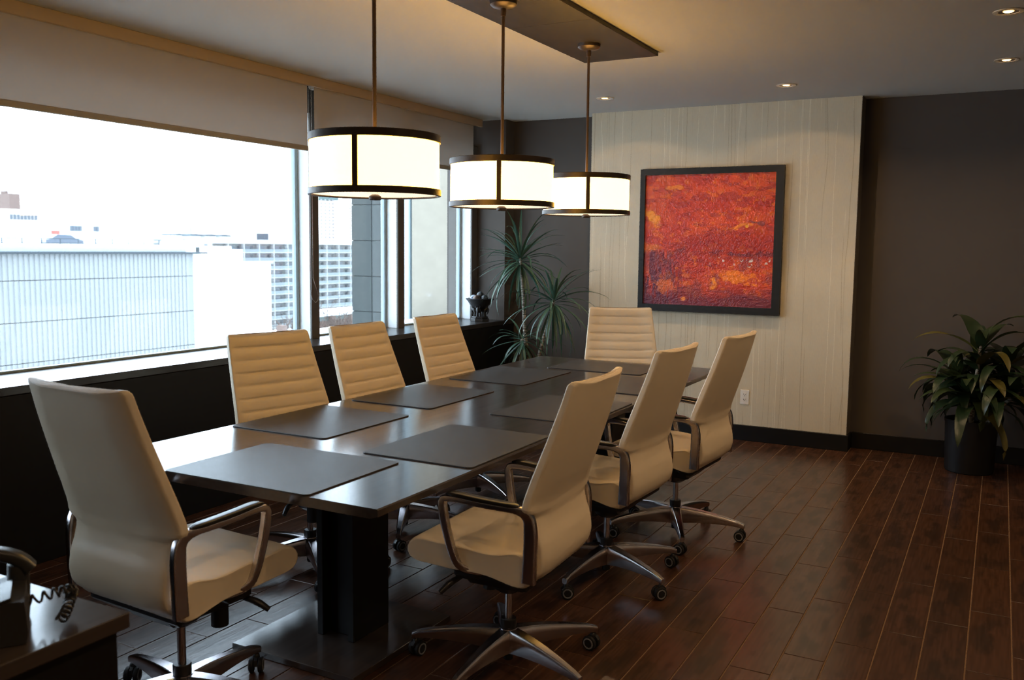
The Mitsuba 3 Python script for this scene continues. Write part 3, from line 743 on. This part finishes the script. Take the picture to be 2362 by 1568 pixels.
for (hx, hy, hz), nl, L0, smax in (((-3.655, 6.9, 1.44), 62, .50, 1.30), ((-3.315, 6.87, 1.09), 54, .46, 1.15), ((-3.575, 6.80, .745), 38, .38, .7)):
    for i in range(nl):
        f_ = (i+.5)/nl
        el = smax-2.25*f_+lr.uniform(-.15, .15); az = i*2.399963+lr.uniform(-.25, .25)
        ln = L0*lr.uniform(.72, 1.12); sd += 1
        base = np.array([hx, hy, hz+.02-.09*f_])+.012*np.array([math.cos(az), math.sin(az), 0])
        part(k, 'leaf', P(leaf(base, az, el, ln, lr.uniform(.021, .030), lr.uniform(.5, 1.9), 12, .35, 0, clamp_left, sd), 'm_leafdark' if lr.random() < .7 else 'm_leafdark2', True))

def clamp_right(q):
    q = q.copy()
    if q[1] > 7.365: q[1] = 7.365
    if q[1] > 7.18 and q[0] < -.94: q[0] = -.94
    if q[2] < .02: q[2] = .02
    return q
k = thing('broad_leaved_potted_plant', 'bushy plant with broad arching leaves in a black pot by the right wall', 'potted plant')
qx, qy = -.125, 7.005
part(k, 'pot', P(lathe([(0, 0), (.148, 0), (.155, .008), (.168, .34), (.172, .352), (.172, .368), (.158, .368), (.155, .33), (0, .33)], 40, (qx, qy, 0)), 'm_pot', 40), 'black cylindrical pot')
part(k, 'soil', P(lathe([(0, .328), (.15, .33), (.12, .345), (0, .35)], 24, (qx, qy, 0)), 'm_soil', 40))
stems = [((qx+.0, qy-.03), (.03, -.05, .90), 24), ((qx-.05, qy+.02), (-.07, .0, .66), 22), ((qx+.06, qy+.02), (.16, -.02, .78), 22), ((qx, qy-.07), (-.03, -.12, .56), 20), ((qx+.08, qy-.05), (.20, -.10, .60), 18)]
lr = random.Random(5)
for (sx, sy), (dx, dy, top_), nl in stems:
    p, t = smooth_path([(sx, sy, .33), (sx+dx*.4, sy+dy*.4, .33+(top_-.33)*.5), (sx+dx, sy+dy, top_)], 16)
    part(k, 'stem', P(tube(p, np.linspace(.016, .010, 16), 10), 'm_trunk', 40))
    for i in range(nl):
        f_ = (i+.5)/nl; sd += 1
        z0 = top_+.01-(top_-.40)*.75*f_; q = p[min(15, int(15*(1-.75*f_)))]
        az = i*2.399963+lr.uniform(-.3, .3); el = 1.05-.95*f_+lr.uniform(-.2, .2)
        m_ = 'm_leafyellow' if lr.random() < .04 else 'm_leafbroad'
        part(k, 'leaf', P(leaf((q[0], q[1], z0), az, el, lr.uniform(.34, .52), lr.uniform(.080, .112), lr.uniform(1.7, 3.1), 13, .20, .14, clamp_right, sd), m_, True))

# ------------------------------------------------------------------ outside
GZ = -28.0
mat('m_snow', (0.86, 0.87, 0.88), 0.9, 0.1)
mat('m_corr', (0.27, 0.275, 0.275), 0.5, 0.4)
mat('m_fascia', (0.40, 0.44, 0.48), 0.7, 0.2)
mat('m_darkline', (0.05, 0.06, 0.07), 0.6, 0.3)
mat('m_whitewall', (0.85, 0.86, 0.86), 0.85, 0.1)
mat('m_stucco', proc(lambda p, n, uv: mix((0.235, 0.205, 0.165), (0.27, 0.237, 0.19), fbm(p.x*6, p.y*6, p.z*6, 3))), 0.9, 0.1)
mat('m_greypanel', (0.036, 0.041, 0.040), 0.6, 0.3)
mat('m_joint', (0.062, 0.066, 0.065), 0.8, 0.1)
mat('m_apt', (0.17, 0.17, 0.165), 0.8, 0.2)
mat('m_aptslab', (0.36, 0.36, 0.36), 0.8, 0.2)
mat('m_aptrail', (0.105, 0.125, 0.13), 0.3, 0.5)
mat('m_aptwin', (0.075, 0.085, 0.10), 0.25, 0.5)
mat('m_aptdoor', (0.045, 0.05, 0.06), 0.3, 0.5)
mat('m_tower', (0.55, 0.50, 0.47), 0.8, 0.2)
mat('m_towerwin', (0.17, 0.16, 0.17), 0.4, 0.4)
mat('m_brown', (0.15, 0.105, 0.09), 0.8, 0.2)
mat('m_brick', (0.085, 0.052, 0.044), 0.85, 0.1)
mat('m_teal', (0.055, 0.09, 0.09), 0.5, 0.4)
mat('m_twig', (0.10, 0.075, 0.065), 0.9, 0.1)
mat('m_red', (0.55, 0.09, 0.07), 0.6, 0.3)
mat('m_car', (0.06, 0.07, 0.09), 0.25, 0.6)
mat('m_hvac', (0.62, 0.64, 0.66), 0.6, 0.3)

mat('m_street', (0.80, 0.80, 0.80), 0.9, 0.1)
struct('ground', P(cbox(-1500, 60, -700, 1500, GZ-1, GZ, 0), 'm_street'), 'snowy street ground far below')

# corrugated neighbour
CX = -25.0
k = thing('corrugated_building', 'low building clad in pale blue corrugated metal across from the wide window', 'building')
ya, yb = 6.0, 22.62
def corr(z0, z1):
    pitch, n = .165, int((yb-ya)/.165)
    L0, L1 = [], []
    for i in range(n):
        y = ya+i*pitch
        for dy, dx in ((0, 0), (.09, 0), (.105, -.028), (.150, -.028)):
            L0.append((CX+dx, y+dy))
    L0.append((CX, yb)); a = np.array(L0)
    v = np.vstack([np.c_[a, np.full(len(a), z0)], np.c_[a, np.full(len(a), z1)]]); n_ = len(a)
    f = np.vstack([[[i, i+1, i+1+n_], [i, i+1+n_, i+n_]] for i in range(n_-1)])
    return trimesh.Trimesh(v, f, process=False)
for z0, z1 in ((-28, -5.4), (-5.38, -2.0), (-1.98, -.80), (-.78, .42-.0), (.44, 1.22)):
    part(k, 'cladding_panel', P(corr(z0, z1), 'm_corr'))
part(k, 'core', P(cbox(CX-30, CX-.05, ya, yb, GZ, 1.22, 0), 'm_greypanel'))
part(k, 'corner_trim', P(cbox(CX-.12, CX+.05, yb, yb+.30, GZ, 1.25, .01), 'm_whitewall'), 'white corner trim')
part(k, 'gutter', P(cbox(CX-.2, CX+.16, ya, yb+.55, 1.205, 1.265, .01), 'm_darkline'), 'dark roof edge')
part(k, 'parapet', P(cbox(CX-.2, CX+.02, ya, yb-.3, 1.266, 1.47, .01), 'm_fascia'))
part(k, 'roof_snow', P(cbox(CX-30, CX-.2, ya, yb, 1.266, 1.50, 0), 'm_snow'), 'snow on the roof')
rl = thing('roof_railing', 'thin dark railing along the roof edge of the corrugated building', 'railing')
for z in (1.53, 1.665):
    part(rl, 'rail', P(tube([[CX-.6, ya, z], [CX-.6, 21.8, z]], .013, 6), 'm_darkline', 40))
pst = P(cbox(-.012, .012, -.012, .012, 0, .18, 0), 'm_darkline')
for y in np.arange(ya+.2, 21.9, .62):
    part(rl, 'post', at(pst, T().translate([CX-.6, float(y), 1.49])))
k = thing('parked_car', 'dark car parked behind the roof railing', 'car')
cb = prism([(-2.1, 0), (2.1, 0), (2.1, .55), (1.3, .72), (.7, 1.18), (-.8, 1.22), (-1.5, .72), (-2.1, .6)], 'x', -.85, .85)
part(k, 'body', P(cb, 'm_car', 20, T().translate([-100, 70.6, 1.35]).rotate([0, 0, 1], -20)))
k = thing('parking_deck', 'snow-covered deck with a parked car behind the roof railing', 'building')
part(k, 'slab', P(cbox(-115, -58, 20, 58, GZ, 1.15, 0), 'm_snow')); part(k, 'slab', P(cbox(-115, -90, 58, 88, GZ, 1.35, 0), 'm_snow'))
k = thing('long_pale_building', 'long low pale building with a row of windows at the far left', 'building')
part(k, 'wall', P(cbox(-135, -120, 62, 96, GZ, 4.3, 0), 'm_whitewall')); part(k, 'upper_wall', P(cbox(-158, -140, 84, 104, GZ, 6.9, 0), 'm_tower')); part(k, 'shaded_band', P(cbox(-120, -119.8, 62, 84.8, 3.3, 4.0, 0), 'm_hvac'))
wn = P(cbox(-.1, .1, -.22, .22, 0, .8, 0), 'm_aptwin')
for i in range(8):
    part(k, 'window', at(wn, T().translate([-140.0, 89.9+.6*i, 5.25])))
for y in (86.1, 86.6, 87.1, 87.6, 90.0, 90.5):
    part(k, 'window', at(wn, T().translate([-120.0, y, 3.3])))
part(k, 'sign_board', P(cbox(-120.3, -119.9, 82.9, 84.2, 2.8, 3.4, 0), 'm_red'), 'red board')
k = thing('brown_tower', 'slim brown tower block standing on the far left skyline', 'building')
part(k, 'shaft', P(cbox(-169, -164, 105.1, 107.2, GZ, 10.7, 0), 'm_brown')); part(k, 'side_bay', P(cbox(-168, -164.5, 107.2, 107.6, GZ, 8.6, 0), 'm_brown')); part(k, 'roof_box', P(cbox(-167, -165.5, 105.4, 105.9, 10.7, 11.2, 0), 'm_brown'))

# white block beside it with rooftop plant
k = thing('white_block_building', 'plain white block beyond the corrugated building', 'building')
part(k, 'wall', P(cbox(CX-20, CX-.2, 22.95, 26.68, GZ, .82, 0), 'm_whitewall')); part(k, 'coping', P(cbox(CX-.5, CX-.12, 22.95, 26.74, .82, .90, .01), 'm_fascia'))
for i, (y0, y1, x, h) in enumerate(((23.6, 24.2, -3.0, .55), (24.9, 25.7, -3.2, .75), (25.75, 26.6, -3.9, .85))):
    u = thing('rooftop_unit', ('small grey vent box on the white block roof', 'middle ventilation unit on the white block roof', 'largest ventilation unit with two louvres on the white block roof')[i], 'ventilation unit')
    part(u, 'casing', P(cbox(CX+x-1.2, CX+x, y0, y1, .822, .82+h, .03), 'm_hvac'))
    if i == 2:
        for q in range(2): part(u, 'louvre', P(cbox(CX+x, CX+x+.03, 25.9+q*.33, 26.16+q*.33, .98, 1.42, 0), 'm_joint'))

# apartment slab with balconies
AX = -219.0
k = thing('apartment_building', 'long pale apartment block with rows of glazed balconies', 'building')
ay0, ay1, bay, fh = 197.0, 289.0, 6.9, 2.86
part(k, 'wall', P(cbox(AX-16, AX-1.5, ay0, ay1, GZ, 3.3, 0), 'm_apt')); part(k, 'roof_edge', P(cbox(AX-16, AX+.2, ay0, ay1, 2.0, 3.35, .05), 'm_aptslab')); part(k, 'end_wall', P(cbox(AX-1.5, AX, ay0, 206.0, GZ, 2.0, 0), 'm_aptslab'))
for i in range(2): part(k, 'window', P(cbox(AX, AX+.08, 200.2+i*2.6, 201.6+i*2.6, -.4, 1.7, 0), 'm_aptwin'))
rail = P(cbox(-.06, .06, 0, bay-.24, 0, 1.15, 0), 'm_aptrail'); win = P(cbox(-.06, .06, 0, 3.4, .75, 2.15, 0), 'm_aptwin'); door = P(cbox(-.06, .06, 0, .95, .1, 2.2, 0), 'm_aptdoor')
nb = int((ay1-206)/bay)
for f_ in range(10):
    z = -.93-fh*f_
    part(k, 'balcony_slab', P(cbox(AX-1.5, AX+.1, 206, ay1, z-.10, z+.06, 0), 'm_aptslab'))
    for b_ in range(nb):
        y = 206+bay*b_
        part(k, 'balcony_rail', at(rail, T().translate([AX, y+.12, z+.06])))
        part(k, 'window', at(win, T().translate([AX-1.46, y+.5, z]))); part(k, 'balcony_door', at(door, T().translate([AX-1.46, y+4.3+(b_ % 2)*.9, z])))
for b_ in range(nb+1):
    part(k, 'divider', P(cbox(AX-1.5, AX+.05, 206+bay*b_-.10, 206+bay*b_+.10, GZ, 2.0, 0), 'm_aptslab'))
for i, (y, w) in enumerate(((194.0, 3.4), (199.5, 5.2), (205.6, 5.3), (211.9, 5.5))):
    u = thing('roof_pavilion', ('leftmost small pavilion with a dark curved roof on the skyline', 'second pavilion with a dark curved roof on the skyline', 'third pavilion with a dark curved roof on the skyline', 'rightmost small pavilion with a dark curved roof on the skyline')[i], 'pavilion', 'pavilions on the skyline')
    part(u, 'walls', P(cbox(AX-9, AX-3, y+.4, y+w-.4, (3.36 if i else GZ), 4.3, 0), 'm_hvac'))
    part(u, 'roof', P(prism([(y, 4.3), (y+w, 4.3), (y+w-.4, 4.6), (y+w/2, 4.85), (y+.4, 4.6)], 'x', AX-9.5, AX-2.5), 'm_darkline'))
k = thing('stair_tower', 'small dark-sided rooftop box above the balconies', 'building')
part(k, 'box', P(cbox(AX-14, AX-10, 239.8, 241.6, 3.36, 5.8, 0), 'm_darkline')); part(k, 'side', P(cbox(AX-14, AX-10, 241.6, 243.6, 3.36, 5.5, 0), 'm_whitewall'))
k = thing('rooftop_hall', 'pale rooftop hall with a dark round end above the skyline', 'building')
part(k, 'walls', P(cbox(AX-24, AX-16.5, 213.5, 222.5, GZ, 8.6, 0), 'm_whitewall')); part(k, 'end', P(lathe([(0, GZ), (1.4, GZ), (1.4, 7.6), (1.0, 8.2), (0, 8.4)], 20, (AX-18, 211.9, 0)), 'm_fascia', 40))

# tall white tower
k = thing('white_tower', 'tall white high-rise seen through the middle window', 'building')
tx = -480.0
part(k, 'walls', P(join(cbox(tx-20, tx, 561, 583, GZ, 37.5, 0), cbox(tx-20, tx+6, 583, 591, GZ, 38.5, 0), cbox(tx-20, tx, 591, 620, GZ, 37.5, 0)), 'm_tower')); part(k, 'plant_room', P(cbox(tx-14, tx-2, 579, 590, 38.5, 43.5, 0), 'm_teal'))
for f_ in range(14):
    z = 6.0+f_*2.7-4.4
    part(k, 'balcony_row', P(join(cbox(tx, tx+1.2, 564, 582, z, z+.35, 0), cbox(tx, tx+1.2, 591.5, 619, z, z+.35, 0)), 'm_tower'))
    part(k, 'window_row', P(join(*[cbox(tx, tx+.2, y, y+1.9, z+.8, z+2.1, 0) for y in (565, 570, 575, 579.3, 593, 597, 601.5, 606, 611, 615.5)]), 'm_towerwin'))

# our own building's wings beyond the corner
k = thing('grey_panel_wing', 'blue grey panelled wing of the building seen through the middle window', 'building')
gx0, gx1, gy = -11.13, -4.6, 14.0
part(k, 'core', P(cbox(gx0+.02, gx1, gy+.03, gy+6, GZ, 12, 0), 'm_joint'))
xs_ = [gx0, -10.645, -9.45, -8.25, -7.05, -5.85, gx1]; pz = .683
for a, b in zip(xs_[:-1], xs_[1:]):
    for i in range(-3, 5):
        z0 = -.415+pz*i
        part(k, 'panel', P(cbox(a+.006, b-.006, gy, gy+.05, z0+.006, z0+pz-.006, .003), 'm_greypanel'))
    part(k, 'panel', P(cbox(a+.006, b-.006, gy, gy+.05, GZ, -.415-3*pz-.006, .003), 'm_greypanel')); part(k, 'panel', P(cbox(a+.006, b-.006, gy, gy+.05, -.415+5*pz+.006, 12, .003), 'm_greypanel'))
k = thing('stucco_fin_wall', 'pale grey stucco wall just outside the window beside the column', 'wall')
part(k, 'wall', P(cbox(-6.25, -4.46, 9.0, 13.9, GZ, 12, .01), 'm_stucco')); part(k, 'ledge', P(cbox(-6.27, -4.46, 8.7, 9.05, GZ, .66, .01), 'm_fascia')); part(k, 'snowy_ledge', P(cbox(-6.22, -5.9, 6.7, 8.69, .60, .672, .01), 'm_snow'), 'snow-covered ledge'); part(k, 'ledge_support', P(cbox(-6.2, -5.95, 6.75, 8.69, GZ, .60, 0), 'm_fascia')); part(k, 'edge_strip', P(cbox(-6.36, -6.27, 8.98, 9.5, GZ, 12, .01), 'm_gasket'))

# low roofs, houses and bare trees below
k = thing('low_brick_building', 'low brick building with a snowy roof and teal band behind the bare trees', 'building')
part(k, 'walls', P(cbox(-77, -75, 86.5, 118, GZ, -7.9, 0), 'm_brick')); part(k, 'teal_band', P(cbox(-77, -74.9, 86.4, 118.1, -7.9, -7.3, 0), 'm_teal')); part(k, 'roof', P(cbox(-77.2, -74.2, 86, 119, -7.0, -6.6, 0), 'm_snow'), 'snow-covered roof'); part(k, 'eave', P(cbox(-77, -74.6, 86.4, 118.5, -7.3, -7.0, 0), 'm_whitewall'))
for y in (89.5, 93.4, 100): part(k, 'pillar', P(cbox(-74.9, -74.3, y, y+.7, GZ, -7.3, 0), 'm_brown'))
for y in (90.6, 94.6): part(k, 'window', P(cbox(-75.1, -74.9, y, y+2.2, -11, -9, 0), 'm_aptwin'))
def house(x, y, w, d_, ze, zr, label):
    k = thing('snowy_house', label, 'house')
    part(k, 'walls', P(cbox(x-d_, x, y, y+w, GZ, ze, 0), 'm_whitewall'))
    part(k, 'roof', P(prism([(x-d_-.3, ze), (x+.3, ze), (x-d_/2, zr)], 'y', y-.3, y+w+.3), 'm_snow'), 'snow-covered roof')
    for q in range(2):
        yy = y+w*(.12+.40*q)
        dm = part(k, 'dormer', P(cbox(x-1.6, x-.2, yy, yy+1.0, ze, ze+1.0, 0), 'm_hvac')); part(dm, 'gable', P(prism([(yy-.2, ze+1.0), (yy+1.2, ze+1.0), (yy+.5, ze+1.65)], 'x', x-1.7, x-.1), 'm_fascia'))
    ch = part(k, 'chimney', P(cbox(x-d_/2-.4, x-d_/2+.2, y+w*.55, y+w*.55+.5, zr-.8, zr+.6, 0), 'm_brown'))
house(-38.0, 34.8, 6.5, 7.0, -5.6, -3.4, 'snow-roofed house with grey gabled dormers below the white block')
house(-45.0, 49.0, 6.0, 7.0, -7.6, -5.2, 'farther snow-roofed house beside the white block')
k = thing('brick_shed', 'small reddish brick shed with a snowy top below the apartments', 'shed')
part(k, 'walls', P(cbox(-72, -68, 75.8, 79.2, GZ, -8.5, 0), 'm_brick')); part(k, 'roof', P(cbox(-72.2, -67.8, 75.6, 79.4, -8.5, -8.0, 0), 'm_snow'))

def bare_tree(x, y, z0, h, seed, label):
    r = random.Random(seed); segs = []
    def grow(p, d, ln, rad, depth):
        q = p+d*ln; segs.append((p, q, rad, rad*.68))
        if depth == 0: return
        for _ in range(4 if depth > 1 else 3):
            v = np.array([r.gauss(0, 1), r.gauss(0, 1), r.gauss(.35, .6)]); nd = d*.75+.62*v/np.linalg.norm(v); nd /= np.linalg.norm(nd)
            grow(q-d*min(ln, 3.5)*r.uniform(0, .8), nd, (4.2 if depth == 5 else ln)*r.uniform(.58, .85), rad*.56, depth-1)
    grow(np.array([x, y, z0]), np.array([0, 0, 1.0]), h-5.5, .26, 5)
    k = thing('bare_tree', label, 'tree')
    part(k, 'trunk', P(tube([segs[0][0], (segs[0][0]+segs[0][1])/2, segs[0][1]], [segs[0][2], segs[0][2]*.85, segs[0][3]], 8), 'm_twig', 40))
    vs, fs, o = [], [], 0
    for a, b, r0, r1 in segs[1:]:
        d = b-a; d /= np.linalg.norm(d); e = np.cross(d, [.3, .5, .8]); e /= np.linalg.norm(e); g = np.cross(d, e)
        for pt, rr in ((a, max(r0, .024)), (b, max(r1, .024))):
            for t in (0, 2.094, 4.189): vs.append(pt+rr*(math.cos(t)*e+math.sin(t)*g))
        for i in range(3):
            j = (i+1) % 3; fs += [[o+i, o+j, o+3+j], [o+i, o+3+j, o+3+i]]
        o += 6
    part(k, 'branches', P(trimesh.Trimesh(np.array(vs), fs, process=False), 'm_twig'), kind='stuff')
for i, (x, y, zt, l) in enumerate(((-60, 72, -5.4, 'bare brown tree seen through the middle window just right of the mullion'), (-68, 84.5, -5.6, 'bare brown tree through the middle window before the low brick building'),
                               (-56, 60.7, -4.6, 'bare brown tree left of the first mullion below the apartments'))):
    bare_tree(x, y, GZ, zt-GZ, 50+i, l)
